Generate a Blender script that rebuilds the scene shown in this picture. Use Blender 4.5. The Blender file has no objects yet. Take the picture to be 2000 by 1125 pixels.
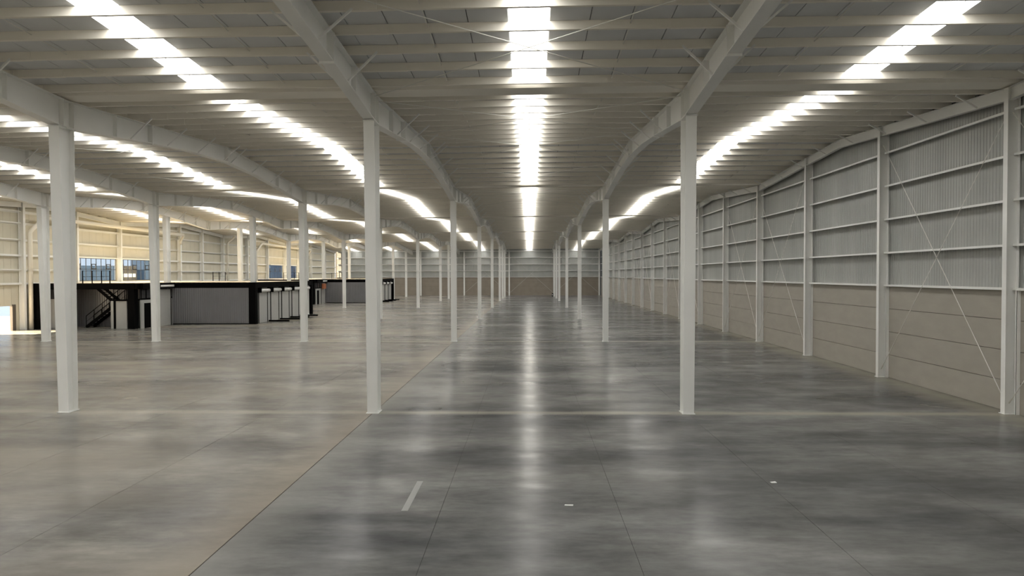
import bpy, math, random
from mathutils import Matrix, Vector
random.seed(7)
sc = bpy.context.scene
COL = sc.collection

# ------------------------------------------------------------------ camera
CAMH = 4.4
F = 1340.0
cam_d = bpy.data.cameras.new('camera'); cam = bpy.data.objects.new('camera', cam_d); COL.objects.link(cam)
cam_d.sensor_width = 36.0; cam_d.sensor_fit = 'HORIZONTAL'; cam_d.lens = F / 2000 * 36
cam_d.clip_end = 600; cam_d.clip_start = 0.1
cy = Vector(((1034 - 1000) / F, -(536.7 - 562.5) / F, -1.0)).normalized()
cx = Vector((1.0, 0.0024, 0.0)); cx = (cx - cy * cx.dot(cy)).normalized()
cz = cx.cross(cy)
R = Matrix((cx, cy, cz)).to_4x4()
cam.matrix_world = Matrix.Translation((0, 0, CAMH)) @ R
sc.camera = cam

# ------------------------------------------------------------------ light and exposure
sc.view_settings.view_transform = 'Standard'
sc.view_settings.look = 'None'
sc.view_settings.gamma = 1.0
sc.view_settings.use_curve_mapping = False
sc.view_settings.exposure = 1.1
sc.cycles.diffuse_bounces = 6
sc.cycles.max_bounces = 8
sc.cycles.adaptive_threshold = 0.02
sc.cycles.caustics_reflective = False
sc.cycles.sample_clamp_indirect = 6.0
world = bpy.data.worlds.new('sky'); sc.world = world; world.use_nodes = True
wn = world.node_tree.nodes; wn.clear()
wo = wn.new('ShaderNodeOutputWorld'); wb = wn.new('ShaderNodeBackground')
wb.inputs[0].default_value = (0.92, 0.96, 1.0, 1); wb.inputs[1].default_value = 0.8
world.node_tree.links.new(wb.outputs[0], wo.inputs[0])
sun_d = bpy.data.lights.new('sun', 'SUN'); sun = bpy.data.objects.new('sun', sun_d); COL.objects.link(sun)
sun_d.energy = 34.0; sun_d.color = (1.0, 0.80, 0.55); sun_d.angle = 0.01
sd = Vector((0.80, 0.12, -0.36)).normalized()
sun.rotation_euler = sd.to_track_quat('-Z', 'Y').to_euler()
SKYLIGHT = 5.2

# ------------------------------------------------------------------ materials
def mat(name, col, rough=0.5, metal=0.0, var=0.0, scale=1.0, spec=0.5, stretch=None, col2=None, bump=0.0, detail=4.0):
    m = bpy.data.materials.new(name); m.use_nodes = True
    nt = m.node_tree; b = nt.nodes['Principled BSDF']
    b.inputs['Base Color'].default_value = (*col, 1); b.inputs['Roughness'].default_value = rough
    b.inputs['Metallic'].default_value = metal; b.inputs['Specular IOR Level'].default_value = spec
    if var or col2:
        g = nt.nodes.new('ShaderNodeNewGeometry'); mp = nt.nodes.new('ShaderNodeMapping')
        nt.links.new(g.outputs['Position'], mp.inputs['Vector'])
        if stretch: mp.inputs['Scale'].default_value = stretch
        n = nt.nodes.new('ShaderNodeTexNoise'); n.inputs['Scale'].default_value = scale; n.inputs['Detail'].default_value = detail
        nt.links.new(mp.outputs[0], n.inputs['Vector'])
        r = nt.nodes.new('ShaderNodeValToRGB')
        a = col; c = col2 or tuple(max(0, v * (1 - var)) for v in col)
        r.color_ramp.elements[0].position = 0.32; r.color_ramp.elements[1].position = 0.68
        r.color_ramp.elements[0].color = (*c, 1); r.color_ramp.elements[1].color = (*a, 1)
        nt.links.new(n.outputs[0], r.inputs[0]); nt.links.new(r.outputs[0], b.inputs['Base Color'])
        if bump:
            bp = nt.nodes.new('ShaderNodeBump'); bp.inputs['Strength'].default_value = bump
            nt.links.new(n.outputs[0], bp.inputs['Height']); nt.links.new(bp.outputs[0], b.inputs['Normal'])
    return m

M = {}
M['steel'] = mat('white_steel_paint', (0.84, 0.84, 0.815), 0.45, var=0.06, scale=0.7)
M['purlin'] = mat('cream_purlin_paint', (0.84, 0.80, 0.715), 0.5, var=0.08, scale=0.5)
M['roof'] = mat('grey_roof_sheet', (0.66, 0.67, 0.68), 0.55, var=0.10, scale=0.8)
M['deck'] = mat('roof_deck_underside', (0.12, 0.12, 0.115), 0.8)
M['rod'] = mat('galvanised_rod', (0.72, 0.71, 0.66), 0.45)
M['clad'] = mat('galvanised_cladding', (0.44, 0.45, 0.43), 0.45, metal=0.25, var=0.14, scale=0.9, stretch=(1, 1, 0.15))
M['cladl'] = mat('cream_wall_panel', (0.60, 0.565, 0.46), 0.5, var=0.06, scale=0.8)
M['conc'] = mat('precast_concrete', (0.38, 0.353, 0.303), 0.8, var=0.08, scale=1.2, stretch=(1, 1, 2.5), detail=8)
M['joint'] = mat('dark_joint', (0.05, 0.048, 0.045), 0.9)
M['black'] = mat('black_paint', (0.0025, 0.0025, 0.0025), 0.8, spec=0.05)
M['corr'] = mat('grey_corrugated', (0.21, 0.21, 0.22), 0.45, metal=0.3, var=0.1, scale=0.6)
M['greywall'] = mat('grey_wall_board', (0.42, 0.42, 0.40), 0.7, var=0.08, scale=0.8)
M['curtain'] = mat('roller_curtain', (0.50, 0.50, 0.48), 0.5, var=0.08, scale=0.8)
M['drum'] = mat('white_roller_drum', (0.80, 0.80, 0.78), 0.4)
M['roofslab'] = mat('office_roof_board', (0.74, 0.62, 0.44), 0.8, var=0.1, scale=0.5)
M['pipe'] = mat('cream_drain_pipe', (0.80, 0.76, 0.66), 0.4)
M['orange'] = mat('orange_panel', (0.35, 0.12, 0.05), 0.6)
M['darkglass'] = mat('dark_panel', (0.05, 0.05, 0.052), 0.35)
M['blue'] = mat('blue_cladding', (0.035, 0.075, 0.15), 0.7)
M['brown'] = mat('brown_building', (0.10, 0.085, 0.07), 0.8)
M['white'] = mat('white_building', (0.8, 0.8, 0.8), 0.8)
M['ground'] = mat('pale_yard', (0.75, 0.75, 0.76), 0.9)
M['frame'] = mat('dark_window_frame', (0.02, 0.022, 0.03), 0.5)
M['tape'] = mat('pale_tape', (0.28, 0.28, 0.265), 0.6)
M['paper'] = mat('white_scrap', (0.8, 0.8, 0.78), 0.7)

def emis(name, col, s):
    m = bpy.data.materials.new(name); m.use_nodes = True; nt = m.node_tree; nt.nodes.clear()
    o = nt.nodes.new('ShaderNodeOutputMaterial'); e = nt.nodes.new('ShaderNodeEmission')
    e.inputs[0].default_value = (*col, 1); e.inputs[1].default_value = s; nt.links.new(e.outputs[0], o.inputs[0])
    return m
M['sky'] = emis('daylit_skylight_sheet', (1.0, 0.985, 0.95), SKYLIGHT)

def glass(name, tint):
    m = bpy.data.materials.new(name); m.use_nodes = True; nt = m.node_tree; nt.nodes.clear()
    o = nt.nodes.new('ShaderNodeOutputMaterial'); mx = nt.nodes.new('ShaderNodeMixShader')
    t = nt.nodes.new('ShaderNodeBsdfTransparent'); t.inputs[0].default_value = (*tint, 1)
    g = nt.nodes.new('ShaderNodeBsdfGlossy'); g.inputs['Roughness'].default_value = 0.05
    mx.inputs[0].default_value = 0.06
    nt.links.new(t.outputs[0], mx.inputs[1]); nt.links.new(g.outputs[0], mx.inputs[2]); nt.links.new(mx.outputs[0], o.inputs[0])
    return m
M['glass'] = glass('window_glass', (0.66, 0.71, 0.76))

def floor_mat(name, dark, light, dust, warm):
    m = bpy.data.materials.new(name); m.use_nodes = True; nt = m.node_tree; L = nt.links
    b = nt.nodes['Principled BSDF']
    g = nt.nodes.new('ShaderNodeNewGeometry')
    def noise(sx, sy, scale, detail, rough=0.55, off=0.0):
        mp = nt.nodes.new('ShaderNodeMapping'); mp.inputs['Scale'].default_value = (sx, sy, 1); mp.inputs['Location'].default_value = (off, off * 1.7, 0)
        L.new(g.outputs['Position'], mp.inputs['Vector'])
        n = nt.nodes.new('ShaderNodeTexNoise'); n.inputs['Scale'].default_value = scale; n.inputs['Detail'].default_value = detail; n.inputs['Roughness'].default_value = rough
        L.new(mp.outputs[0], n.inputs['Vector']); return n
    def ramp(src, stops):
        r = nt.nodes.new('ShaderNodeValToRGB'); e = r.color_ramp.elements
        e[0].position, e[0].color = stops[0][0], (*stops[0][1], 1); e[1].position, e[1].color = stops[-1][0], (*stops[-1][1], 1)
        for p, c in stops[1:-1]:
            x = e.new(p); x.color = (*c, 1)
        L.new(src, r.inputs[0]); return r
    def mix(fac, a, c, mode='MIX'):
        x = nt.nodes.new('ShaderNodeMix'); x.data_type = 'RGBA'; x.blend_type = mode
        if hasattr(fac, 'links'): L.new(fac, x.inputs[0])
        else: x.inputs[0].default_value = fac
        L.new(a, x.inputs[6])
        if hasattr(c, 'links'): L.new(c, x.inputs[7])
        else: x.inputs[7].default_value = (*c, 1)
        return x.outputs[2]
    n1 = noise(0.35, 1.0, 0.26, 6, 0.6)           # broad trowel patches, longer across the hall
    n2 = noise(0.7, 1, 0.9, 7, 0.6, 5.0)            # finer mottling
    n3 = noise(0.35, 1.0, 0.16, 3, 0.5, 11.0)         # dusty areas
    n4 = noise(0.5, 1.2, 0.5, 2, 0.5, 21.0)         # polished patches
    c1 = ramp(n1.outputs[0], [(0.38, dark), (0.50, tuple((d + l) / 2 for d, l in zip(dark, light))), (0.63, light)]).outputs[0]
    c2 = ramp(n2.outputs[0], [(0.34, (0.74, 0.74, 0.74)), (0.66, (1.2, 1.2, 1.2))]).outputs[0]
    c = mix(1.0, c1, c2, 'MULTIPLY')
    n6 = noise(0.8, 2.6, 2.2, 8, 0.7, 41.0)
    c = mix(1.0, c, ramp(n6.outputs[0], [(0.32, (0.84, 0.84, 0.84)), (0.68, (1.16, 1.16, 1.16))]).outputs[0], 'MULTIPLY')
    f3 = ramp(n3.outputs[0], [(0.46, (0, 0, 0)), (0.66, (warm, warm, warm))]).outputs[0]
    c = mix(f3, c, dust)
    # dust swept up against the construction joints
    sep = nt.nodes.new('ShaderNodeSeparateXYZ'); L.new(g.outputs['Position'], sep.inputs[0])
    def band(out, centre, w0, w1, amp, side=0):
        s = nt.nodes.new('ShaderNodeMath'); s.operation = 'SUBTRACT'; L.new(out, s.inputs[0]); s.inputs[1].default_value = centre
        if side:
            s2 = nt.nodes.new('ShaderNodeMath'); s2.operation = 'MULTIPLY'; L.new(s.outputs[0], s2.inputs[0]); s2.inputs[1].default_value = side
        else:
            s2 = nt.nodes.new('ShaderNodeMath'); s2.operation = 'ABSOLUTE'; L.new(s.outputs[0], s2.inputs[0])
        w = nt.nodes.new('ShaderNodeMath'); w.operation = 'MULTIPLY_ADD'; L.new(n2.outputs[0], w.inputs[0]); w.inputs[1].default_value = -w1 * 0.8; L.new(s2.outputs[0], w.inputs[2])
        mr = nt.nodes.new('ShaderNodeMapRange'); mr.inputs['From Min'].default_value = w0 - w1 * 0.4; mr.inputs['From Max'].default_value = w1 - w1 * 0.4
        mr.inputs['To Min'].default_value = amp; mr.inputs['To Max'].default_value = 0.0
        L.new(w.outputs[0], mr.inputs['Value']); return mr.outputs[0]
    pale = (0.33, 0.31, 0.26)
    for yv in (21.8, 45.2, 68.6):
        c = mix(band(sep.outputs[1], yv, 0.05, 0.38, 0.75), c, pale)
    c = mix(band(sep.outputs[0], -5.0, 0.05, 1.3, 0.55), c, (0.31, 0.265, 0.21) if warm > 0.3 else (0.29, 0.285, 0.26))
    c = mix(band(sep.outputs[0], 14.9, 0.1, 1.3, 0.6), c, (0.30, 0.28, 0.22))
    L.new(c, b.inputs['Base Color'])
    rr = ramp(n4.outputs[0], [(0.30, (0.19, 0.19, 0.19)), (0.70, (0.26, 0.26, 0.26))])
    L.new(rr.outputs[0], b.inputs['Roughness'])
    n5 = noise(0.55, 1.5, 0.7, 5, 0.6, 33.0)
    L.new(ramp(n5.outputs[0], [(0.38, (0.025, 0.025, 0.025)), (0.54, (0.045, 0.045, 0.045)), (0.68, (0.15, 0.15, 0.15))]).outputs[0], b.inputs['Specular IOR Level'])
    bp = nt.nodes.new('ShaderNodeBump'); bp.inputs['Strength'].default_value = 0.03; bp.inputs['Distance'].default_value = 0.02
    L.new(n4.outputs[0], bp.inputs['Height']); L.new(bp.outputs[0], b.inputs['Normal'])
    return m
M['floor_cool'] = floor_mat('polished_concrete_grey', (0.066, 0.068, 0.070), (0.205, 0.203, 0.193), (0.20, 0.195, 0.175), 0.25)
M['floor_warm'] = floor_mat('polished_concrete_tan', (0.125, 0.120, 0.112), (0.245, 0.232, 0.205), (0.265, 0.238, 0.195), 0.75)

# ------------------------------------------------------------------ mesh helpers
class MB:
    def __init__(s): s.v = []; s.f = []
    def box(s, x0, x1, y0, y1, z0, z1):
        n = len(s.v)
        s.v += [(x0, y0, z0), (x1, y0, z0), (x1, y1, z0), (x0, y1, z0), (x0, y0, z1), (x1, y0, z1), (x1, y1, z1), (x0, y1, z1)]
        s.f += [tuple(n + i for i in q) for q in ((0, 3, 2, 1), (4, 5, 6, 7), (0, 1, 5, 4), (1, 2, 6, 5), (2, 3, 7, 6), (3, 0, 4, 7))]
        return s
    def hexa(s, pts):     # 8 corners in box order
        n = len(s.v); s.v += [tuple(p) for p in pts]
        s.f += [tuple(n + i for i in q) for q in ((0, 3, 2, 1), (4, 5, 6, 7), (0, 1, 5, 4), (1, 2, 6, 5), (2, 3, 7, 6), (3, 0, 4, 7))]
        return s
    def bar(s, a, b, w, h, up=(0, 0, 1)):
        a = Vector(a); b = Vector(b); d = (b - a).normalized(); up = Vector(up)
        if abs(d.dot(up)) > 0.99: up = Vector((0, 1, 0))
        sx = d.cross(up).normalized(); uz = sx.cross(d).normalized()
        c = [(-w / 2, -h / 2), (w / 2, -h / 2), (w / 2, h / 2), (-w / 2, h / 2)]
        n = len(s.v)
        for p in (a, b):
            for i, j in c: s.v.append(tuple(p + sx * i + uz * j))
        s.f += [tuple(n + i for i in q) for q in ((0, 1, 2, 3), (7, 6, 5, 4), (0, 4, 5, 1), (1, 5, 6, 2), (2, 6, 7, 3), (3, 7, 4, 0))]
        return s
    def tube(s, pts, r, n=10, cap=True):
        pts = [Vector(p) for p in pts]; base = len(s.v); prev = None
        for i, p in enumerate(pts):
            d = (pts[min(i + 1, len(pts) - 1)] - pts[max(i - 1, 0)]).normalized()
            if prev is None:
                up = Vector((0, 0, 1)) if abs(d.z) < 0.9 else Vector((0, 1, 0))
                sx = d.cross(up).normalized()
            else:
                sx = (prev - d * prev.dot(d)).normalized()
            prev = sx; uz = d.cross(sx)
            for k in range(n):
                a = 2 * math.pi * k / n; s.v.append(tuple(p + sx * (r * math.cos(a)) + uz * (r * math.sin(a))))
        for i in range(len(pts) - 1):
            for k in range(n):
                a = base + i * n + k; b2 = base + i * n + (k + 1) % n
                s.f.append((a, b2, b2 + n, a + n))
        if cap:
            s.f.append(tuple(base + k for k in range(n))[::-1]); s.f.append(tuple(base + (len(pts) - 1) * n + k for k in range(n)))
        return s
    def strip(s, prof, x0, x1):
        """closed (y,z) outline given as pairs of (y, zlow, zhigh) stations, extruded from x0 to x1"""
        n = len(s.v); m = len(prof)
        for x in (x0, x1):
            for y, zl, zh in prof: s.v += [(x, y, zl), (x, y, zh)]
        for i in range(m - 1):
            a = n + 2 * i; b = n + 2 * m + 2 * i
            s.f += [(a, a + 2, a + 3, a + 1)[::-1], (b, b + 2, b + 3, b + 1), (a, b, b + 2, a + 2)[::-1], (a + 1, a + 3, b + 3, b + 1)[::-1]]
        a = n; b = n + 2 * m; s.f.append((a, a + 1, b + 1, b))
        a = n + 2 * (m - 1); b = a + 2 * m; s.f.append((a, b, b + 1, a + 1))
        return s
    def mesh(s, name, m, smooth=False):
        me = bpy.data.meshes.new(name); me.from_pydata(s.v, [], s.f); me.materials.append(M[m] if isinstance(m, str) else m)
        if smooth:
            for p in me.polygons: p.use_smooth = True
        me.update(); return me
    def build(s, name, m, parent=None, loc=(0, 0, 0), smooth=False):
        return link(name, s.mesh(name, m, smooth), parent, loc)

def link(name, me, parent=None, loc=(0, 0, 0), rot=None, scale=None):
    o = bpy.data.objects.new(name, me); COL.objects.link(o); o.location = loc
    if rot: o.rotation_euler = rot
    if scale: o.scale = scale
    if parent: o.parent = parent
    return o
def empty(name, loc=(0, 0, 0), rz=0.0):
    o = bpy.data.objects.new(name, None); COL.objects.link(o); o.location = loc; o.rotation_euler = (0, 0, rz); o.empty_display_size = 0.3
    return o
def tag(o, label, cat=None, group=None, kind=None):
    if kind is None and o.name.split('.')[0] not in ('roof_beam', 'wall_column', 'wall_rafter'): kind = 'thing'
    elif kind is None: kind = 'structure'
    o['label'] = label
    if cat: o['category'] = cat
    if group: o['group'] = group
    if kind: o['kind'] = kind
    return o
ORD = ['nearest', 'second', 'third', 'fourth', 'fifth', 'sixth', 'seventh', 'eighth', 'ninth', 'tenth', 'eleventh', 'twelfth', 'thirteenth', 'fourteenth', 'fifteenth', 'sixteenth', 'seventeenth', 'eighteenth', 'nineteenth', 'twentieth']

# ------------------------------------------------------------------ building geometry
S = 23.4; Y0 = 21.86; YB = 146.0; YF = -13.24
XR = 15.0; XL = -41.3
ROWS = {'R1': 5.0, 'L1': -5.0, 'L2': -15.0, 'L3': -25.0, 'L4': -32.5}
BAYS = [(5.0, XR + 0.3), (-5.0, 5.0), (-15.0, -5.0), (-25.0, -15.0), (-32.5, -25.0), (XL - 0.2, -32.5)]
VAL = [Y0 + S * k for k in range(-2, 5)]           # valleys up to 115.46
LASTR = VAL[-1] + S / 2
def zoff(x): return -0.008 * max(0.0, 5.0 - x)
def ztop(y):                                          # beam top, above camera height
    if y >= LASTR: return 6.48 - 0.058 * (y - LASTR)
    t = (y - VAL[0]) % S; t = 0.0 if S - t < 1e-6 else t
    return 5.80 + 0.058 * min(t, S - t)
DEP = [(0, .86), (.45, .886), (4.9, .714), (8, .644), (11.7, .73), (40, .73)]
def depth(y):
    t = (y - VAL[0]) % S; d = min(t, S - t)
    if y > VAL[-1] + 0.01: d = min(y - VAL[-1], max(0.0, YB - y))
    for (a, p), (b, q) in zip(DEP, DEP[1:]):
        if a <= d <= b: return p + (q - p) * (d - a) / (b - a)
    return .73
def zbot(y): return ztop(y) - depth(y)
def ZT(x, y): return CAMH + ztop(y) + zoff(x)
PUR = 0.22
def ROOF(x, y): return ZT(x, y) + PUR

# ------------------------------------------------------------------ floor
fb = MB().box(XL - 0.4, XR + 0.6, YF - 0.2, YB + 0.3, -0.4, -0.012)
floor = fb.build('floor', 'joint'); tag(floor, 'polished concrete warehouse floor cast in long slabs', 'floor', kind='structure')
xe = [XL - 0.4, -38.333, -35.0, -31.667, -28.333, -25.0, -21.667, -18.333, -15.0, -11.667, -8.333, -5.0, -1.667, 1.667, 5.0, 8.333, 11.667, XR + 0.6]
ye = [YF - 0.2] + VAL[1:] + [YB + 0.3]
for i in range(len(xe) - 1):
    for j in range(len(ye) - 1):
        g = 0.011 if abs(xe[i] + 5) < .1 or abs(xe[i + 1] + 5) < .1 else 0.004
        MB().box(xe[i] + (0.011 if abs(xe[i] + 5) < .1 else 0.004), xe[i + 1] - (0.011 if abs(xe[i + 1] + 5) < .1 else 0.004), ye[j] + 0.003, ye[j + 1] - 0.003, -0.012, 0).build(
            'concrete_slab', 'floor_warm' if xe[i] < -5.1 else 'floor_cool', floor)

# ------------------------------------------------------------------ roof
SKYX = [10, 0, -10, -20, -29, -37]
def slope_ranges():
    out = []
    for v in VAL[:-1]:
        out.append((v, v + S / 2, v)); out.append((v + S / 2, v + S, v))
    out.append((VAL[-1], LASTR, VAL[-1])); out.append((LASTR, YB + 0.65, VAL[-1]))
    return [r for r in out if r[1] > YF + 0.1]
def pur_mesh(L, gap=0.0):
    """C purlin lying along x, top at z=0, web towards -y; lapped and thicker at both ends"""
    b = MB(); h = PUR; f = 0.09; t = 0.006
    b.box(0, L, -t / 2, t / 2, -h, 0); b.box(0, L, t / 2, f, -h, -h + t); b.box(0, L, t / 2, f, -t, 0); b.box(0, L, f - t, f, -h + t, -h + 0.025)
    for a, c in ((0, min(1.5, L * .2)), (L - min(1.5, L * .2), L)):
        b.box(a, c, -0.014, -t / 2, -h - .004, -0.004); b.box(a, c, -0.014, f + .006, -h - .01, -h)
    return b
ceil_objs = {}
def clip_vis(x1, y): return x1 > -0.86 * y - 5
purmesh = [pur_mesh(b[1] - b[0] - 0.02).mesh('purlin', 'purlin') for b in BAYS]
panel_cache = {}
ceil_names = {VAL[0]: 'behind the viewpoint', VAL[1]: 'overhead nearest the viewpoint', VAL[2]: 'second from the viewpoint', VAL[3]: 'third from the viewpoint', VAL[4]: 'fourth from the viewpoint', VAL[5]: 'fifth from the viewpoint', VAL[6]: 'last, meeting the far end wall'}
edges_x = []
prev = XL - 0.5
for s in sorted(SKYX):
    edges_x.append((prev, s - 0.5)); prev = s + 0.5
edges_x.append((prev, XR + 0.6))
for (a, c, v) in slope_ranges():
    if v not in ceil_objs:
        e = empty('ceiling', (0, v, 0)); ceil_objs[v] = e
        tag(e, 'corrugated grey metal roof gable with cream purlins and skylight strips, ' + ceil_names[v], 'ceiling', kind='structure')
    e = ceil_objs[v]; lo = -v
    # deck of insulated sheet over the panels, open above the skylights
    d = MB()
    def zz(x, y): return ROOF(x, y)
    xs_break = 5.0
    ya, yb = a, c
    eps = 1e-4
    za = lambda x: ROOF(x, a + eps); zb = lambda x: ROOF(x, c - eps)
    for (p, q) in edges_x:
        segs = [(p, q)] if not (p < 5 < q) else [(p, 5.0), (5.0, q)]
        for (p2, q2) in segs:
            d.hexa([(p2, ya, za(p2) + .05), (q2, ya, za(q2) + .05), (q2, yb, zb(q2) + .05), (p2, yb, zb(p2) + .05),
                    (p2, ya, za(p2) + .12), (q2, ya, za(q2) + .12), (q2, yb, zb(q2) + .12), (p2, yb, zb(p2) + .12)])
    d.build('roof_deck', 'deck', e, (0, lo, 0))
    near = c < 58
    far_panels = MB()
    val_lo = min((a - VAL[0]) % S, S - (a - VAL[0]) % S) < 0.01       # slope starts at a valley
    for xi in range(-41, 16):
        sky = xi in SKYX
        ga = 0.5 if (val_lo and not a > LASTR - 1) else 0.03
        gc = 0.03 if val_lo or a > LASTR - 1 else 0.5
        y1, y2 = a + ga, c - gc
        t = (y1 - a) / (c - a); u = (y2 - a) / (c - a)
        def zl(x, w): return za(x) + (zb(x) - za(x)) * w
        g = 0.011
        x1, x2 = xi - .5 + g, xi + .5 - g
        x1 = max(x1, XL - .3); x2 = min(x2, XR + .45)
        def pan(mb, h0=0.0, h1=0.035):
            return mb.hexa([(x1, y1, zl(x1, t) + h0), (x2, y1, zl(x2, t) + h0), (x2, y2, zl(x2, u) + h0), (x1, y2, zl(x1, u) + h0),
                     (x1, y1, zl(x1, t) + h1), (x2, y1, zl(x2, t) + h1), (x2, y2, zl(x2, u) + h1), (x1, y2, zl(x1, u) + h1)])
        if sky:
            o = pan(MB(), 0.0, 0.03).build('skylight', 'sky', e, (0, lo, 0)); o['label'] = 'translucent daylight strip'
        elif near and c > 12 and clip_vis(x2, c):
            pan(MB()).build('roof_panel', 'roof', e, (0, lo, 0))
        else:
            pan(far_panels)
    if far_panels.v:
        o = far_panels.build('roof_panel', 'roof', e, (0, lo, 0)); o['kind'] = 'stuff'
    # purlins
    nf = MB()
    nP = 9 if a < LASTR - 1 else 14
    for j in range(nP):
        y = (a + 0.9 + 1.3 * j) if val_lo and a < LASTR - 1 else (c - 0.9 - 1.3 * j if a < LASTR - 1 else a + 0.4 + 1.3 * j)
        if not (a < y < c - 0.05): continue
        for bi, (x1, x2) in enumerate(BAYS):
            if not clip_vis(x2, y) or y < 4: 
                if y < 4: continue
                continue
            th = math.atan(0.008) if x2 <= 5.01 else 0.0
            z = ROOF(x1, y) - 0.002
            if y < 70:
                link('purlin', purmesh[bi], e, (x1 + 0.01, y + lo, z), (0, -th, 0))
            else:
                b = MB(); h = PUR; L = x2 - x1; dz = ROOF(x2, y) - ROOF(x1, y)
                for (yy0, yy1, z0, z1) in ((-.004, .004, -h, 0), (.004, .075, -h, -h + .008)):
                    nf.hexa([(x1, y + yy0, z + z0), (x2, y + yy0, z + z0 + dz), (x2, y + yy1, z + z0 + dz), (x1, y + yy1, z + z0),
                             (x1, y + yy0, z + z1), (x2, y + yy0, z + z1 + dz), (x2, y + yy1, z + z1 + dz), (x1, y + yy1, z + z1)])
    if nf.v:
        o = nf.build('purlin', 'purlin', e, (0, lo, 0)); o['kind'] = 'stuff'
    # sag rods along the slope
    if c > 12 and c < 100:
        for bi, (x1, x2) in enumerate(BAYS):
            if not clip_vis(x2, c): continue
            xm = round((x1 + x2) / 2)
            for dx in (-2.5, 0, 2.5):
                if bi in (4, 5) and dx: continue
                x = xm + dx
                MB().bar((x, a + .9, ROOF(x, a + .9) - .10), (x, c - .4, ROOF(x, c - .4) - .10), 0.018, 0.018).build('sag_rod', 'rod', e, (0, lo, 0))
    # ridge cap
    if val_lo:
        rb = MB()
        for bi, (x1, x2) in enumerate([(XL - .45, 5.0), (5.0, XR + .55)]):
            z1, z2 = ROOF(x1, c), ROOF(x2, c)
            rb.hexa([(x1, c - .2, z1 + .026), (x2, c - .2, z2 + .026), (x2, c + .2, z2 + .026), (x1, c + .2, z1 + .026), (x1, c - .2, z1 + .12), (x2, c - .2, z2 + .12), (x2, c + .2, z2 + .12), (x1, c + .2, z1 + .12)])
        rb.build('ridge_cap', 'deck', e, (0, lo, 0))
    # valley gutter
    if val_lo:
        gb = MB()
        for bi, (x1, x2) in enumerate(BAYS):
            z1, z2 = ROOF(x1, a), ROOF(x2, a)
            gb.box(x1, x2, a - .62, a + .62, max(z1, z2) + .04, max(z1, z2) + .13)
            gb.hexa([(x1, a - .42, z1 - .17), (x2, a - .42, z2 - .17), (x2, a + .42, z2 - .17), (x1, a + .42, z1 - .17),
                     (x1, a - .55, z1 + .02), (x2, a - .55, z2 + .02), (x2, a + .55, z2 + .02), (x1, a + .55, z1 + .02)])
        gb.build('gutter', 'purlin', e, (0, lo, 0))
# crossed wind rods under the purlins
def roof_rods(xa, xb, spans, nm):
    for i, (a, c) in enumerate(spans):
        e = empty('roof_cross_brace', ((xa + xb) / 2, (a + c) / 2, 0)); l = (-(xa + xb) / 2, -(a + c) / 2, 0)
        for p, q in ((xa, xb), (xb, xa)):
            MB().tube([(p, a, ZT(p, a) - .12), ((p + q) / 2, (a + c) / 2, ZT((p + q) / 2, (a + c) / 2) - .13), (q, c, ZT(q, c) - .12)], 0.012, 6).build('rod', 'rod', e, l)
        tag(e, '%s thin crossed tie rods under the roof of the %s' % (ORD[i], nm), 'tie rods', 'crossed tie rods under the roof')
T = S / 3
roof_rods(-4.85, 4.85, [(Y0 + T * k + (.3 if k % 3 == 0 else 0), Y0 + T * (k + 1) - (.3 if k % 3 == 2 else 0)) for k in range(-1, 5)], 'central aisle')
roof_rods(-24.85, -15.15, [(Y0 + T * k + .2, Y0 + T * (k + 1) - .2) for k in range(1, 4)], 'third bay from the right')

# ------------------------------------------------------------------ roof beams
def beam_parts(ya, yb):
    ys = sorted(set([ya, yb] + [y for v in VAL for y in (v - 8, v - 4.9, v - .45, v + .45, v + 4.9, v + 8, v + 11.7) if ya < y < yb] + ([YB - .45, YB - 4.9] if yb > YB - 1 else [])))
    st = lambda lo, hi: [(y - ya, lo(y), hi(y)) for y in ys]
    ev = lambda f: (lambda y: f(min(max(y, ya + 1e-4), yb - 1e-4)))
    zt = ev(ztop); zb = ev(zbot)
    P = {}
    P['web'] = [MB().strip(st(lambda y: zb(y) + .015, lambda y: zt(y) - .015), -.008, .008)]
    P['bottom_flange'] = [MB().strip(st(lambda y: zb(y), lambda y: zb(y) + .02), -.17, .17)]
    P['top_flange'] = [MB().strip(st(lambda y: zt(y) - .02, lambda y: zt(y)), -.17, .17)]
    P['stiffener'] = []; P['splice_plate'] = []; P['flange_brace'] = []; P['bolt_plate'] = []
    half = [ya, yb]
    for v, sg in ((ya, 1), (yb, -1)):
        y = v + sg * .24; P['stiffener'].append(MB().box(-.165, .165, y - ya - .008, y - ya + .008, zb(y) + .02, zt(y) - .02))
        y = v + sg * 4.9
        if ya < y < yb: P['splice_plate'].append(MB().box(-.19, .19, y - ya - .03, y - ya + .03, zb(y) - .06, zt(y) - .01))
        y = v + sg * 2.6
        P['stiffener'].append(MB().box(-.15, .15, y - ya - .006, y - ya + .006, zb(y) + .02, zt(y) - .02))
    y = LASTR if yb > LASTR and ya > VAL[-2] + 1 else ya + S / 2
    P['splice_plate'].append(MB().box(-.19, .19, y - ya - .03, y - ya + .03, zb(y) - .05, zt(y) - .01))
    for v, sg, n in ((ya, 1, 9), (yb, -1, 9)):
        for j in range(0, n, 2):
            y = v + sg * (0.9 + 1.3 * j)
            if j == 0: continue
            for s in (-1, 1):
                P['flange_brace'].append(MB().bar((s * .13, y - ya, zb(y) + .03), (s * .95, y - ya, zt(y) + .04), .05, .05))
    return P
def make_beam_mesh(ya, yb):
    P = beam_parts(ya, yb); return [(n, b.mesh(n, 'steel')) for n, L in P.items() for b in L]
span_mesh = make_beam_mesh(VAL[2], VAL[3])
last_mesh = make_beam_mesh(VAL[-1], YB)
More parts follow.
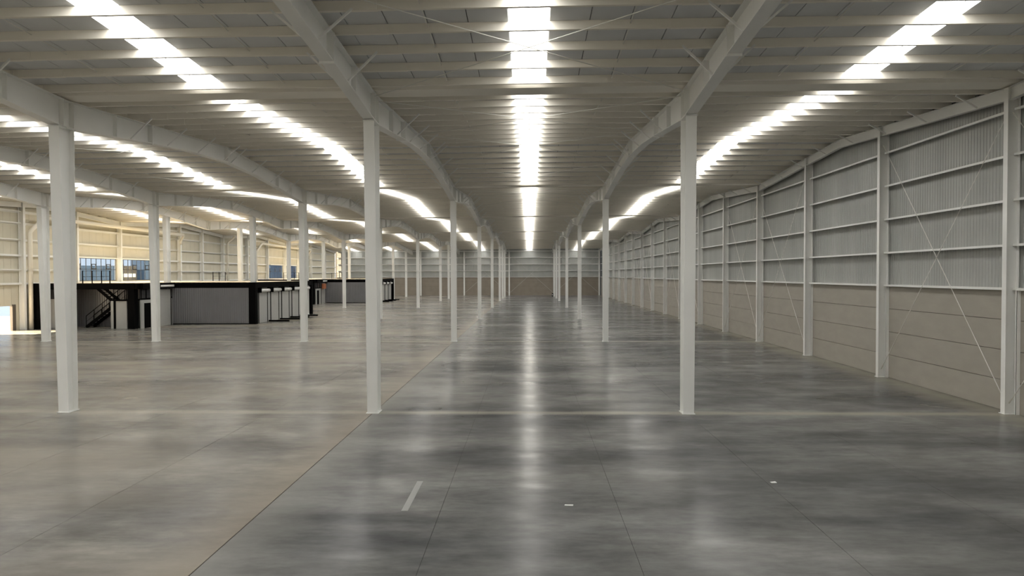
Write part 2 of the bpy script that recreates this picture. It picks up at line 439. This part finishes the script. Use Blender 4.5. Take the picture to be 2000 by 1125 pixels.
ROWNAME = {'R1': 'the row just right of the central aisle', 'L1': 'the row just left of the central aisle', 'L2': 'the second row left of the aisle', 'L3': 'the third row left of the aisle', 'L4': 'the leftmost row of columns'}
for rn, X in ROWS.items():
    k = 0
    for i in range(1, len(VAL)):
        ya = VAL[i]; last = i == len(VAL) - 1
        if i == 1 and rn in ('L3', 'L4'): continue
        if i == 1 and rn == 'L2': pass
        e = empty('roof_beam', (X, ya, CAMH + zoff(X)))
        for n, me in (last_mesh if last else span_mesh): link(n, me, e)
        tag(e, 'white haunched steel roof beam, %s span over %s' % (ORD[k], ROWNAME[rn]), 'roof beam', 'haunched roof beams'); k += 1

# ------------------------------------------------------------------ free-standing columns
def col_meshes(h):
    w = .17; yb = .24; yf0, yf1 = -.22, -.50; t = .02
    h0 = .02; h1 = h - .02
    yf = lambda z: yf0 + (yf1 - yf0) * z / h
    out = []
    out.append(('flange', MB().hexa([(-w, yf(h0), h0), (w, yf(h0), h0), (w, yf(h0) + t, h0), (-w, yf(h0) + t, h0), (-w, yf(h1), h1), (w, yf(h1), h1), (w, yf(h1) + t, h1), (-w, yf(h1) + t, h1)])))
    out.append(('flange', MB().box(-w, w, yb - t, yb, h0, h1)))
    out.append(('web', MB().hexa([(-.008, yf(h0) + t, h0), (.008, yf(h0) + t, h0), (.008, yb - t, h0), (-.008, yb - t, h0), (-.008, yf(h1) + t, h1), (.008, yf(h1) + t, h1), (.008, yb - t, h1), (-.008, yb - t, h1)])))
    out.append(('base_plate', MB().box(-w - .03, w + .03, yf0 - .04, yb + .04, 0.001, .02)))
    out.append(('cap_plate', MB().box(-w - .02, w + .02, yf1 - .05, yb + .05, h - .02, h - .001)))
    return [(n, b.mesh(n, 'steel')) for n, b in out]
colY = {'R1': [Y0 + S * k for k in range(5)] + [127.16, 138.6], 'L1': [Y0 + S * k for k in range(5)] + [127.16, 138.6], 'L2': [Y0 + S * k for k in range(5)] + [127.16, 138.6],
        'L3': [45.26, 60.86 + .75, 76.46, 92.06, 107.66, 125.6, 138.6], 'L4': [45.26 + 15.6 * k for k in range(6)]}
cache = {}
for rn, ys in colY.items():
    X = ROWS[rn]
    for k, y in enumerate(ys):
        h = round(CAMH + zbot(y) + zoff(X) , 3)
        if abs(y - VAL[-1] ) < 1 or any(abs(y - v) < .6 for v in VAL): h = round(CAMH + 4.915 + zoff(X), 3)
        if h not in cache: cache[h] = col_meshes(h)
        e = empty('steel_column', (X, y, 0))
        for n, me in cache[h]: link(n, me, e)
        tag(e, 'white tapered steel column, %s in %s' % (ORD[k], ROWNAME[rn]), 'column', 'tapered columns of the hall')

# ------------------------------------------------------------------ wall helpers
def corrugated(width, ribs, dep, name, m):
    b = MB(); p = width / ribs; prof = []
    for i in range(ribs):
        x = i * p; prof += [(x, 0), (x + p * .42, 0), (x + p * .56, dep), (x + p * .86, dep)]
    prof.append((width, 0))
    n = len(prof)
    for z in (0, 1):
        for x, y in prof: b.v.append((x, y, z))
    for i in range(n - 1): b.f.append((i, i + 1, n + i + 1, n + i))
    return b.mesh(name, m)
def icol(h, inner, outer, w, axis, name_prefix=None):
    """I column for a wall: web runs from inner to outer across the wall; returns list of (name, MB). axis 'x' wall faces x, 'y' wall faces y."""
    def bx(u0, u1, v0, v1, z0, z1):
        return MB().box(u0, u1, v0, v1, z0, z1) if axis == 'x' else MB().box(v0, v1, u0, u1, z0, z1)
    lo, hi = min(inner, outer), max(inner, outer)
    return [('flange', bx(lo, lo + .016, -w / 2, w / 2, 0, h)), ('flange', bx(hi - .016, hi, -w / 2, w / 2, 0, h)), ('web', bx(lo + .016, hi - .016, -.006, .006, 0, h))]
GIRTZ = [3.95, 5.33, 6.74, 8.15, 9.55]

# ------------------------------------------------------------------ right wall
wr = MB()
ywall = [YF] + sorted(VAL[1:] + [v + S / 2 for v in VAL[1:]]) + [YB + .2]
wr.strip([(y, 0, ROOF(XR, y) + .1) for y in ywall], XR + .50, XR + .56)
wall_right = wr.build('wall_right', 'deck'); tag(wall_right, 'right side wall of precast panels below ribbed metal cladding', 'wall', kind='structure')
wcY = [Y0 + T * k for k in range(-1, 16)]
sheet = corrugated(T / 8, 6, .024, 'cladding_sheet', 'clad')
cp = MB().box(0, 1, 0, 1, 0, 1)
wpY = [Y0 + T * k for k in range(-4, -1)] + wcY
for k in range(len(wpY)):
    y = wpY[k]; y2 = wpY[k + 1] if k + 1 < len(wpY) else YB
    if y2 - y < .5: continue
    for i in range(4):     # stacked precast panels
        z0 = i * .975; MB().box(XR + .25, XR + .40, y + .02, y2 - .02, z0 + .009, z0 + .975 - .009).build('concrete_panel', 'conc', wall_right)
    MB().box(XR + .36, XR + .44, y, y2, 0, 3.9).build('joint_backing', 'joint', wall_right)
    n = max(1, round((y2 - y) / (T / 8)))
    for i in range(n):
        ys = y + (y2 - y) * i / n; wid = (y2 - y) / n
        zt_ = min(ROOF(XR, ys), ROOF(XR, ys + wid)) - .02
        link('cladding_sheet', sheet, wall_right, (XR + .40, ys, 3.9), (0, 0, math.pi / 2), (wid / (T / 8) , 1, zt_ - 3.9))
    for z in GIRTZ:
        if z > ROOF(XR, (y + y2) / 2) - .6: continue
        b = MB(); a0, a1 = y + .02, y2 - .02
        b.box(XR + .10, XR + .395, a0, a1, z - .006, z); b.box(XR + .094, XR + .10, a0, a1, z - .075, z)
        b.build('girt', 'steel', wall_right)
for k, y in enumerate(wcY):
    e = empty('wall_column', (XR, y, 0)); h = ZT(XR, y) - .02
    for n, b in icol(h, -.15, .24, .20, 'x'): b.build(n, 'steel', e)
    MB().box(.12, .245, .18, .19, 0, 3.9).box(.12, .13, .12, .19, 0, 3.9).build('panel_angle', 'steel', e)
    MB().box(.12, .245, -.19, -.18, 0, 3.9).box(.12, .13, -.19, -.12, 0, 3.9).build('panel_angle', 'steel', e)
    MB().box(-.18, .26, -.14, .14, 0.001, .02).build('base_plate', 'steel', e)
    if k == 0: tag(e, 'white steel wall column at the extreme right, closer than the right front brace', 'column', 'columns along the right wall')
    else: tag(e, 'white steel wall column along the right wall, %s from the viewpoint' % ORD[k - 1], 'column', 'columns along the right wall')
    # rafter piece
for i, (a, c) in enumerate([(Y0 - T * 1.5, Y0)] + [(Y0 + S / 2 * k, Y0 + S / 2 * (k + 1)) for k in range(9)] + [(LASTR, YB)]):
    e1 = 1e-4
    z1, z2 = ZT(XR, a + e1), ZT(XR, c - e1)
    b = MB()
    b.strip([(a, z1 - .40, z1 - .385), (c, z2 - .40, z2 - .385)], XR - .09, XR + .09)
    b.strip([(a, z1 - .015, z1), (c, z2 - .015, z2)], XR - .09, XR + .09)
    w = MB().strip([(a, z1 - .39, z1 - .01), (c, z2 - .39, z2 - .01)], XR - .006, XR + .006)
    e = empty('wall_rafter', (0, 0, 0)); b.build('flange', 'steel', e); w.build('web', 'steel', e)
    for q in range(1, 8):
        y = a + (c - a) * q / 8.0; z = ZT(XR, y)
        if q % 2: MB().bar((XR - .1, y, z - .37), (XR - .8, y, z + .04), .05, .05).build('flange_brace', 'steel', e)
    tag(e, 'slim white sloping rafter along the top of the right wall, %s from the viewpoint' % ORD[i], 'rafter', 'rafters along the right wall')
def wall_brace(pts1, pts2, label, group):
    m = [sum(p[i] for p in pts1 + pts2) / 4 for i in range(2)]
    e = empty('cross_brace', (m[0], m[1], 0)); l = (-m[0], -m[1], 0)
    for p in (pts1, pts2):
        MB().tube(p, .014, 6).build('rod', 'rod', e, l)
        for w, d in ((p[0], p[1]), (p[1], p[0])):
            dv = (Vector(d) - Vector(w)).normalized(); MB().bar(Vector(w), Vector(w) + dv * .22, .05, .012).build('end_clevis', 'rod', e, l)
    tag(e, label, 'cross brace', group)
n = 0
for k in range(0, 14):
    if k % 3 == 2: continue
    a, c = wcY[k] + .1, wcY[k + 1] - .1; xb = XR - .02
    zb1, zb2 = .35, .35
    wall_brace([(xb, a, ZT(XR, a) - .8), (xb, c, zb1)], [(xb + .02, c, ZT(XR, c) - .8), (xb + .02, a, zb2)], 'crossed steel rods between wall columns of the right wall, %s set from the viewpoint' % ORD[n], 'rod braces on the right wall')
    n += 1

# ------------------------------------------------------------------ end wall
xs_ = [XL - .4, 5.0, XR + .5]
bw = MB()
z1, z2, z3 = ROOF(xs_[0], YB), ROOF(5, YB), ROOF(XR, YB)
bw.hexa([(xs_[0], YB + .5, 0), (5, YB + .5, 0), (5, YB + .56, 0), (xs_[0], YB + .56, 0), (xs_[0], YB + .5, z1 + .1), (5, YB + .5, z2 + .1), (5, YB + .56, z2 + .1), (xs_[0], YB + .56, z1 + .1)])
bw.box(5, XR + .5, YB + .5, YB + .56, 0, z3 + .1)
wall_back = bw.build('wall_back', 'deck'); tag(wall_back, 'far end wall with brown precast base and ribbed metal cladding above', 'wall', kind='structure')
bX = [XR, 5.2, -4.3, -13.9, -23.2, -32.3, XL]
M['concb'] = mat('brown_precast_concrete', (0.29, 0.25, 0.205), 0.8, var=0.12, scale=1.0)
for k in range(len(bX) - 1):
    x2, x1 = bX[k], bX[k + 1]
    for i in range(4):
        MB().box(x1 + .02, x2 - .02, YB + .25, YB + .40, i * .975 + .006, (i + 1) * .975 - .008).build('concrete_panel', 'concb', wall_back)
    MB().box(x1, x2, YB + .36, YB + .44, 0, 3.9).build('joint_backing', 'joint', wall_back)
    n = round((x2 - x1) / 1.0)
    for i in range(n):
        xs = x1 + (x2 - x1) * i / n; wid = (x2 - x1) / n
        link('cladding_sheet', sheet, wall_back, (xs, YB + .40, 3.9), (0, 0, 0), (wid / (T / 8), 1, ROOF(xs, YB) - 3.92))
    for z in GIRTZ:
        b = MB(); b.box(x1, x2, YB + .10, YB + .355, z, z + .006).box(x1, x2, YB + .10, YB + .106, z - .06, z).box(x1, x2, YB + .345, YB + .355, z - .2, z)
        b.build('girt', 'steel', wall_back)
for k, x in enumerate(bX[:-1]):
    e = empty('wall_column', (x - (.2 if k == 0 else 0), YB, 0)); h = ZT(x, YB) - .05
    for n_, b in icol(h, -.15, .24, .28, 'y'): b.build(n_, 'steel', e)
    tag(e, 'white column against the far end wall, %s from the right corner' % ORD[k].replace('nearest', 'first'), 'column', 'columns on the far end wall')
for k in range(3):
    x2, x1 = bX[k] - (.25 if k == 0 else .05), bX[k + 1] + .05; yy = YB - .02
    wall_brace([(x1, yy, ZT(x1, YB) - .9), (x2, yy, .5)], [(x2, yy + .02, ZT(x2, YB) - .9), (x1, yy + .02, .5)], 'large crossed rods on the far end wall, %s bay from the right corner' % ORD[k].replace('nearest', 'first'), 'rod braces on the far end wall')
# entrance end wall behind the viewpoint
MB().box(XL - .4, XR + .5, YF - .2, YF, 0, 11.0).build('wall_front', 'cladl').__setitem__('kind', 'structure')
tag(bpy.data.objects['wall_front'], 'plain cream end wall behind the viewpoint', 'wall', kind='structure')

# ------------------------------------------------------------------ left wall
wl = MB()
WIN = [(61.9, 68.1), (68.6, 75.0), (61.9 + 46.8, 68.1 + 46.8), (68.6 + 46.8, 75.0 + 46.8)]
WZ0, WZ1 = 3.92, 6.08
DOOR = (50.2, 54.1, 2.0)
cuts = sorted(set([y for y in ywall] + [y for w in WIN for y in w] + [DOOR[0], DOOR[1]]))
for a, c in zip(cuts, cuts[1:]):
    zt1, zt2 = ROOF(XL, a + 1e-3) + .1, ROOF(XL, c - 1e-3) + .1
    m_ = (a + c) / 2
    def seg(z0, ztop_):
        za_, zc_ = (zt1, zt2) if ztop_ is None else (ztop_, ztop_)
        wl.strip([(a, z0, za_), (c, z0, zc_)], XL - .46, XL - .40)
    if any(w[0] < m_ < w[1] for w in WIN): seg(0, WZ0); seg(WZ1, None)
    elif DOOR[0] < m_ < DOOR[1]: seg(DOOR[2], None)
    else: seg(0, None)
wall_left = wl.build('wall_left', 'cladl'); tag(wall_left, 'left side wall of smooth cream panels lit warm by daylight', 'wall', kind='structure')
y = 40.0
pb = 1.04
while y < YB - .3:
    y2 = min(y + pb, YB)
    for lim in [w for ww in WIN for w in ww] + [DOOR[0], DOOR[1]]:
        if y + .05 < lim < y2 - .001: y2 = lim; break
    m_ = (y + y2) / 2; top = min(ROOF(XL, y), ROOF(XL, y2)) - .02
    if any(w[0] < m_ < w[1] for w in WIN): rr = [(0, WZ0), (WZ1, top)]
    elif DOOR[0] < m_ < DOOR[1]: rr = [(DOOR[2], top)]
    else: rr = [(0, top)]
    for z0, z1 in rr:
        MB().box(XL - .40, XL - .34, y + .006, y2 - .006, z0, z1).build('wall_panel', 'cladl', wall_left)
    y = y2
lcY = [48.0, 55.0, 61.65, 68.35, 75.2, 80.2, 85.7, 91.6, 99.6, 107.4, 115.2, 122.0, 129.0, 138.0]
GIRTL = [3.85, 4.95, 6.15, 7.4, 8.75, 9.7]
for k in range(len(lcY)):
    a = lcY[k]; c = lcY[k + 1] if k + 1 < len(lcY) else YB
    for z in GIRTL:
        if z > ROOF(XL, (a + c) / 2) - .6: continue
        if any(w[0] - .4 < (a + c) / 2 < w[1] + .4 for w in WIN) and WZ0 < z < WZ1 + .2: continue
        h = .14 if z == 6.15 or z == 3.85 else .08
        MB().box(XL - .34, XL - .12, a, c, z, z + .006).box(XL - .126, XL - .12, a, c, z - h, z).box(XL - .34, XL - .33, a, c, z - .18, z).build('girt', 'steel', wall_left)
for k, y in enumerate(lcY):
    e = empty('wall_column', (XL, y, 0)); h = ZT(XL, y) - .02
    for n_, b in icol(h, .14, -.30, .24, 'x'): b.build(n_, 'steel', e)
    tag(e, 'cream steel wall column along the left wall, %s from the left edge' % ORD[k].replace('nearest', 'first'), 'column', 'columns along the left wall')
rr_ = sorted([v for v in VAL[2:]] + [v + S / 2 for v in VAL[2:]]) + [YB]
for i, (a, c) in enumerate(zip(rr_, rr_[1:])):
    if c < 45: continue
    z1, z2 = ZT(XL, a + 1e-4), ZT(XL, c - 1e-4)
    e = empty('wall_rafter', (0, 0, 0)); b = MB()
    b.strip([(a, z1 - .40, z1 - .385), (c, z2 - .40, z2 - .385)], XL - .09, XL + .09).strip([(a, z1 - .015, z1), (c, z2 - .015, z2)], XL - .09, XL + .09)
    b.build('flange', 'steel', e); MB().strip([(a, z1 - .39, z1 - .01), (c, z2 - .39, z2 - .01)], XL - .006, XL + .006).build('web', 'steel', e)
    tag(e, 'slim sloping rafter along the top of the left wall, %s from the left edge' % ORD[max(0, i - 1)].replace('nearest', 'first'), 'rafter', 'rafters along the left wall')
# windows
for wi, (a, c) in enumerate(WIN):
    e = empty('window_%d' % (wi + 1), (XL - .37, (a + c) / 2, WZ0)); ly = (c - a) / 2
    fr = MB().box(-.04, .04, -ly, ly, 0, .05).box(-.04, .04, -ly, ly, 2.11, 2.16).box(-.04, .04, -ly, -ly + .05, .05, 2.11).box(-.04, .04, ly - .05, ly, .05, 2.11)
    fo = fr.build('frame', 'frame', e)
    N = 8; p = (2 * ly - .1) / N
    for i in range(N):
        y0 = -ly + .05 + i * p
        if i: MB().box(-.03, .03, y0 - .02, y0 + .02, .05, 2.11).build('mullion', 'frame', fo)
        MB().box(-.004, .004, y0 + .02, y0 + p - .02, .05, 1.08).build('pane', 'glass', e)
        MB().box(-.004, .004, y0 + .02, y0 + p - .02, 1.12, 2.11).build('pane', 'glass', e)
        if i % 3 == 0:
            MB().box(-.05, .05, y0 + .02, y0 + .09, 1.12, 1.62).box(-.05, .05, y0 + p - .09, y0 + p - .02, 1.12, 1.62).box(-.05, .05, y0 + .02, y0 + p - .02, 1.12, 1.19).box(-.05, .05, y0 + .02, y0 + p - .02, 1.55, 1.62).build('vent_sash', 'frame', e)
    MB().box(-.03, .03, -ly + .05, ly - .05, 1.08, 1.12).build('transom', 'frame', fo)
    MB().box(.04, .30, -ly, ly, 2.16, 2.26).build('lintel', 'steel', e)
    tag(e, ['long dark-framed window high on the left wall, nearer the doorway', 'second long dark-framed window on the left wall, right of the first', 'far window group on the left wall, its left window', 'far window group on the left wall, its right window with blue outside'][wi], 'window', kind='structure')
# door opening lining
e = empty('door_1', (XL - .37, 0, 0))
MB().box(-.10, .12, DOOR[1] - .02, DOOR[1] + .35, 0, DOOR[2] + .1).build('jamb', 'brown', e)
MB().box(-.10, .06, DOOR[0], DOOR[1], DOOR[2], DOOR[2] + .12).build('lintel', 'cladl', e)
tag(e, 'bright open doorway to the yard at the far left', 'door', kind='structure')
# drain pipes
def pipe(ya, yb, zh, label):
    x = XL + .75; r = .17
    pts = [(XL + .3, ya - .9, .02), (XL + .3, ya - .9, zh - 1.3), (XL + .34, ya - .82, zh - 1.15), (x - .05, ya - .05, zh - .12), (x, ya + .1, zh)]
    e = empty('drain_pipe', (x, ya, 0)); l = (-x, -ya, 0)
    MB().tube(pts, r, 12).build('downpipe', 'pipe', e, l, True)
    MB().tube([(x, ya + .05, zh), (x, yb - .1, zh - .1)], r, 12).build('run', 'pipe', e, l, True)
    MB().tube([(x, yb - .15, zh - .1), (x - .03, yb, zh - .2), (XL + .3, yb + .2, zh - .85), (XL + .28, yb + .2, zh - 1.2)], r * .8, 10).build('elbow', 'pipe', e, l, True)
    for y in (ya + .1, (ya + yb) / 2): MB().tube([(x, y - .06, zh), (x, y + .06, zh)], r + .03, 12).build('collar', 'pipe', e, l, True)
    tag(e, label, 'pipe')
pipe(56.3, 79.6, CAMH + 4.86, 'thick cream drain pipe bending along the top of the near left wall')
pipe(103.1, 126.4, CAMH + 4.80, 'thick cream drain pipe along the far part of the left wall')
e = empty('drain_pipe', (XL + .35, 92.2, 0))
MB().tube([(0, 0, .01), (0, 0, CAMH + 4.3), (.08, .1, CAMH + 4.5), (.5, .7, CAMH + 5.05), (.6, .8, CAMH + 5.3)], .15, 10).build('downpipe', 'pipe', e, smooth=True)
tag(e, 'short cream downpipe with an elbow at the roof valley of the left wall', 'pipe')

# ------------------------------------------------------------------ office blocks
RZ = 3.78; FZ = 3.28
def box_part(e, name, m, *a): return MB().box(*a).build(name, m, e)
corr_sheet = corrugated(1.0, 5, .03, 'cladding_sheet', 'corr')
def corr_wall(e, x0, x1, y, z0, z1):
    n = max(1, round((x1 - x0) / 1.0)); w = (x1 - x0) / n
    for i in range(n): link('cladding_sheet', corr_sheet, e, (x0 + i * w, y, z0), None, (w, 1, z1 - z0))
def roller_door(X, ya, yb, h, label, group, drumz=None):
    e = empty('roller_door', (X, (ya + yb) / 2, 0)); hw = (yb - ya) / 2; drumz = drumz or h + .12
    n = int(h / .12); b = MB()
    prof = []
    for i in range(n):
        z = i * h / n; b.box(-.03, .012, -hw, hw, z, z + h / n - .014); b.box(-.03, .0, -hw, hw, z + h / n - .014, z + h / n)
    b.build('curtain', 'curtain', e)
    MB().tube([(.16, -hw - .05, drumz), (.16, hw + .05, drumz)], .17, 14).build('drum', 'drum', e, (0, 0, 0), True)
    for s in (-1, 1):
        MB().box(-.02, .05, s * hw - .035, s * hw + .035, 0, h).build('guide_rail', 'black', e)
        MB().box(0, .34, s * (hw + .09) - .035, s * (hw + .09) + .035, drumz - .2, drumz + .28).build('end_bracket', 'black', e)
    tag(e, label, 'roller door', group)
def office(dy, tagname, which):
    ox, oy = -33.0, 61.0 + dy
    e = empty('office_block', (ox, oy, 0)); l = lambda b, n, m: b.build(n, m, e, (-ox, -oy, 0))
    P = 55.7 + dy       # portal front
    B = 58.6 + dy       # corrugated back of stair recess
    A = 61.2 + dy       # corrugated front
    E = 77.6 + dy
    # roof
    l(MB().box(XL + .2, -25.0, A - .0, E, RZ - .1, RZ - .001).box(XL + .2, -32.4, B, A, RZ - .1, RZ - .001).box(XL + .2, -36.55, P + .35, B, RZ - .1, RZ - .001).box(-34.4, -32.4, P + .35, B, RZ - .1, RZ - .001).box(-36.55, -34.4, P + 1.6, B, RZ - .1, RZ - .001), 'roof_slab', 'roofslab')
    # fascias
    l(MB().box(XL + .2, -32.3, P, P + .35, FZ, RZ), 'fascia', 'black')
    l(MB().box(-32.35, -32.0, P + .35, A, FZ, RZ), 'fascia', 'black')
    l(MB().box(-32.35, -24.7, A, A + .3, FZ, RZ), 'fascia', 'black')
    l(MB().box(-25.0, -24.7, A + .3, E, FZ, RZ), 'fascia', 'black')
    l(MB().box(XL + .2, -25.0, E - .3, E, FZ, RZ), 'fascia', 'black')
    # posts
    l(MB().box(XL + .25, XL + .85, P - .02, P + .5, 0, RZ - .01), 'post', 'black')
    l(MB().box(-33.1, -32.55, P - .02, P + .55, 0, RZ - .01), 'post', 'black')
    l(MB().box(-25.30, -24.68, A - .02, A + .55, 0, RZ - .01), 'post', 'black')
    l(MB().box(-25.10, -24.68, E - .5, E, 0, RZ - .01), 'post', 'black')
    # stair recess
    l(MB().box(XL + .85, -38.6, P + 1.0, P + 1.1, 0, 2.45), 'wall_board', 'greywall')
    l(MB().box(XL + .85, -38.6, P + 1.02, P + 1.1, 2.45, FZ), 'wall_board', 'darkglass')
    corr_parts.append((e, XL + .25 - ox, -32.35 - ox, B - oy))
    l(MB().box(XL + .2, -32.3, B + .04, B + .1, 0, RZ - .1), 'inner_wall', 'corr')
    l(MB().box(-34.75, -33.4, P + .35, B - .02, 0, 2.30), 'wall_board', 'greywall')
    l(MB().box(-34.5, -34.32, P + .31, P + .36, 0, 2.36), 'edge_post', 'black')
    l(MB().box(-34.5, -33.1, P + .27, P + .35, 2.30, 2.44), 'landing_edge', 'black')
    # side wall facing the hall
    l(MB().box(-32.4, -32.3, P + .55, A, 0, 2.37), 'wall_board', 'greywall')
    l(MB().box(-32.4, -32.3, P + .55, A, 2.37, 2.52), 'rail', 'black')
    l(MB().box(-32.42, -32.34, P + .55, A, 2.52, FZ), 'glazing', 'darkglass')
    l(MB().box(-32.3, -32.27, P + 1.0, P + 1.95, 0.0, 2.1), 'door', 'black')
    for y in (P + .55, P + 1.3, P + 2.4): l(MB().box(-32.34, -32.28, y, y + .06, 2.52, FZ), 'mullion', 'black')
    # front
    corr_parts.append((e, -32.3 - ox, -25.3 - ox, A - oy))
    l(MB().box(-32.3, -25.0, A + .05, A + .12, 0, FZ), 'inner_wall', 'corr')
    l(MB().box(-32.2, -25.3, A - .04, A + .04, 0, .08), 'skirting', 'black')
    # long side with roller doors
    l(MB().box(-25.15, -25.04, A + .5, E, 0, FZ), 'wall_board', 'greywall')
    l(MB().box(XL + .2, -25.0, E - .12, E - .05, 0, FZ), 'end_wall', 'corr')
    tag(e, tagname, 'office block')
    roller_door(-32.3, A - 2.45, A - .25, 3.2, '%s slatted roller door in the short side wall of the %s office block' % ('grey', which), 'roller doors', 3.5)
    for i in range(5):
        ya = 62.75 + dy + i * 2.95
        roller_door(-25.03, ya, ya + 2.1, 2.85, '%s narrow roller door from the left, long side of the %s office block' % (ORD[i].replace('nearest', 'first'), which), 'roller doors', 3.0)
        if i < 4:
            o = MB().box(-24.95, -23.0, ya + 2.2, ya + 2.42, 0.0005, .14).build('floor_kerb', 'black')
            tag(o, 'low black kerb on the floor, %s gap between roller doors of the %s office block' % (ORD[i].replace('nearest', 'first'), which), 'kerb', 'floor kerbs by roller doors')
    # stairs
    st = empty('staircase', (-36.0, P + 2.2, 0)); sl = lambda b, n, m='black': b.build(n, m, st, (36.0, -P - 2.2, 0))
    x0, x1, zl = -37.75, -34.75, 2.37; ns = 13
    ya, yb = P + 1.75, P + 2.75
    for yy in (ya, yb): sl(MB().bar((x0, yy, .02), (x1, yy, zl - .05), .05, .26), 'stringer')
    for i in range(ns):
        x = x0 + (x1 - x0) * (i + .5) / ns; z = zl * (i + 1) / ns
        sl(MB().box(x - .14, x + .14, ya + .03, yb - .03, z - .05, z - .01), 'step')
    for yy in (ya, yb):
        hr = sl(MB().bar((x0, yy, .98), (x1, yy, zl + .95), .045, .045), 'handrail')
        for i in range(0, ns + 1, 3):
            t = i / ns; x = x0 + (x1 - x0) * t; z = zl * t
            MB().box(x - .02, x + .02, yy - .02, yy + .02, z, z + .98).build('baluster', 'black', hr)
        MB().bar((x0, yy, .5), (x1, yy, zl + .45), .02, .02).build('mid_rail', 'black', hr)
    sl(MB().box(x1, -33.4, ya - 1.2, yb, zl - .08, zl), 'landing')
    u0, u1, uz = -34.75, -36.4, RZ - .02
    for yy in (P + .55, P + 1.5): sl(MB().bar((u0, yy, zl - .05), (u1, yy, uz - .05), .05, .24), 'stringer')
    for i in range(8):
        x = u0 + (u1 - u0) * (i + .5) / 8; z = zl + (uz - zl) * (i + 1) / 8
        sl(MB().box(x - .13, x + .13, P + .58, P + 1.47, z - .05, z - .01), 'step')
    for (x, y) in ((-34.6, P + .55), (-33.5, P + .55)): sl(MB().box(x - .02, x + .02, y - .02, y + .02, zl, zl + .9), 'baluster')
    sl(MB().bar((-34.6, P + .55, zl + .9), (-33.5, P + .55, zl + .9), .04, .04), 'handrail')
    tag(st, 'black steel staircase with handrail in the recess of the %s office block' % which, 'staircase')
    # roof guard rail
    g = empty('guard_rail', (-36.0, P + .6, RZ)); gl = lambda b, n: b.build(n, 'black', g, (36.0, -P - .6, -RZ))
    for x in (-37.2, -36.4, -35.6, -34.9): gl(MB().box(x - .03, x + .03, P + .5, P + .56, RZ, RZ + 1.05), 'post')
    for z in (.55, 1.03): gl(MB().bar((-37.2, P + .53, RZ + z), (-34.9, P + .53, RZ + z), .025, .025), 'rail')
    tag(g, 'black guard rail standing on the roof of the %s office block above its stairs' % which, 'guard rail')
    g = empty('guard_rail', (-36.0, E - .6, RZ)); gl = lambda b, n: b.build(n, 'black', g, (36.0, -E + .6, -RZ))
    for x in (-35.9, -35.2, -34.5): gl(MB().box(x - .03, x + .03, E - .63, E - .57, RZ, RZ + 1.03), 'post')
    for z in (.55, 1.0): gl(MB().bar((-35.9, E - .6, RZ + z), (-34.5, E - .6, RZ + z), .02, .02), 'rail')
    tag(g, 'short black guard rail at the back of the %s office block roof' % which, 'guard rail')
corr_parts = []
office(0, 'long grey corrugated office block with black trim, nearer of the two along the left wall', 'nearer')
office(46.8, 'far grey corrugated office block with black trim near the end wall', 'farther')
for (e, x0, x1, y) in corr_parts: corr_wall(e, x0, x1, y, 0.0, FZ)
o = MB().box(-32.2, -31.9, 105.6, 106.9, 2.3, 3.1).build('wall_sign_board', 'orange')
tag(o, 'rusty orange board on the far office block beside its roller door', 'board')

# ------------------------------------------------------------------ small things on the floor
o = MB().box(-2.40, -2.275, 12.65, 14.5, .0004, .004).build('tape_strip', 'tape'); tag(o, 'pale strip of tape stuck flat on the grey floor in the foreground', 'tape')
o = MB().hexa([(.66, 13.02, .0005), (.82, 13.0, .0005), (.83, 13.06, .0005), (.67, 13.07, .0005), (.66, 13.02, .006), (.82, 13.0, .012), (.83, 13.06, .008), (.67, 13.07, .005)]).build('paper_scrap', 'paper'); tag(o, 'small white scrap lying on the floor near the centre foreground', 'scrap')
o = MB().hexa([(5.10, 14.5, .0005), (5.21, 14.52, .0005), (5.2, 14.6, .0005), (5.08, 14.58, .0005), (5.10, 14.5, .01), (5.21, 14.52, .006), (5.2, 14.6, .012), (5.08, 14.58, .005)]).build('paper_scrap', 'paper'); tag(o, 'tiny white scrap on the floor right of centre', 'scrap')
e = empty('extinguisher_box', (4.75, 140.0, 0)); MB().box(-.18, .18, -.15, .15, .001, .62).build('body', 'black', e); MB().box(-.12, -.02, -.16, -.15, .2, .45).build('label_plate', 'white', e)
tag(e, 'small black box with a white patch on the floor beside a far column', 'box')

# ------------------------------------------------------------------ yard outside the left wall
o = MB().box(-120, XL - .5, 0, 240, -.3, -.05).build('yard_ground', 'ground'); tag(o, 'pale sunlit yard outside the open doorway', 'ground', kind='structure')
def building(x0, x1, y0, y1, h, m, label, band=None):
    e = empty('outside_building', ((x0 + x1) / 2, (y0 + y1) / 2, 0)); lx, ly = (x1 - x0) / 2, (y1 - y0) / 2
    n = max(1, int((y1 - y0) / 2))
    MB().box(-lx, lx - .05, -ly, ly, -.05, h).build('body', m, e)
    for i in range(n):
        w = 2 * ly / n; MB().box(lx - .05, lx, -ly + i * w + .03, -ly + (i + 1) * w - .03, -.05, h).build('panel', m, e)
    if band: MB().box(lx, lx + .04, -ly + .3, ly - .3, band[0], band[1]).build('window_band', 'white', e)
    tag(e, label, 'building')
building(-64, -56, 74, 93.2, 5.7, 'blue', 'blue clad building seen through the nearer left window')
building(-60, -57, 93.4, 98.2, 5.8, 'brown', 'dark brown building seen through the second left window', (4.2, 4.7))
building(-58, -56, 98.4, 116, 7.5, 'blue', 'tall blue clad building at the right edge of the second left window')
building(-66, -57, 132, 147, 6.4, 'brown', 'dark building seen through the far group left window', (4.1, 4.9))
building(-64, -56, 147.2, 175, 7.5, 'blue', 'blue clad building seen through the far right-hand window')
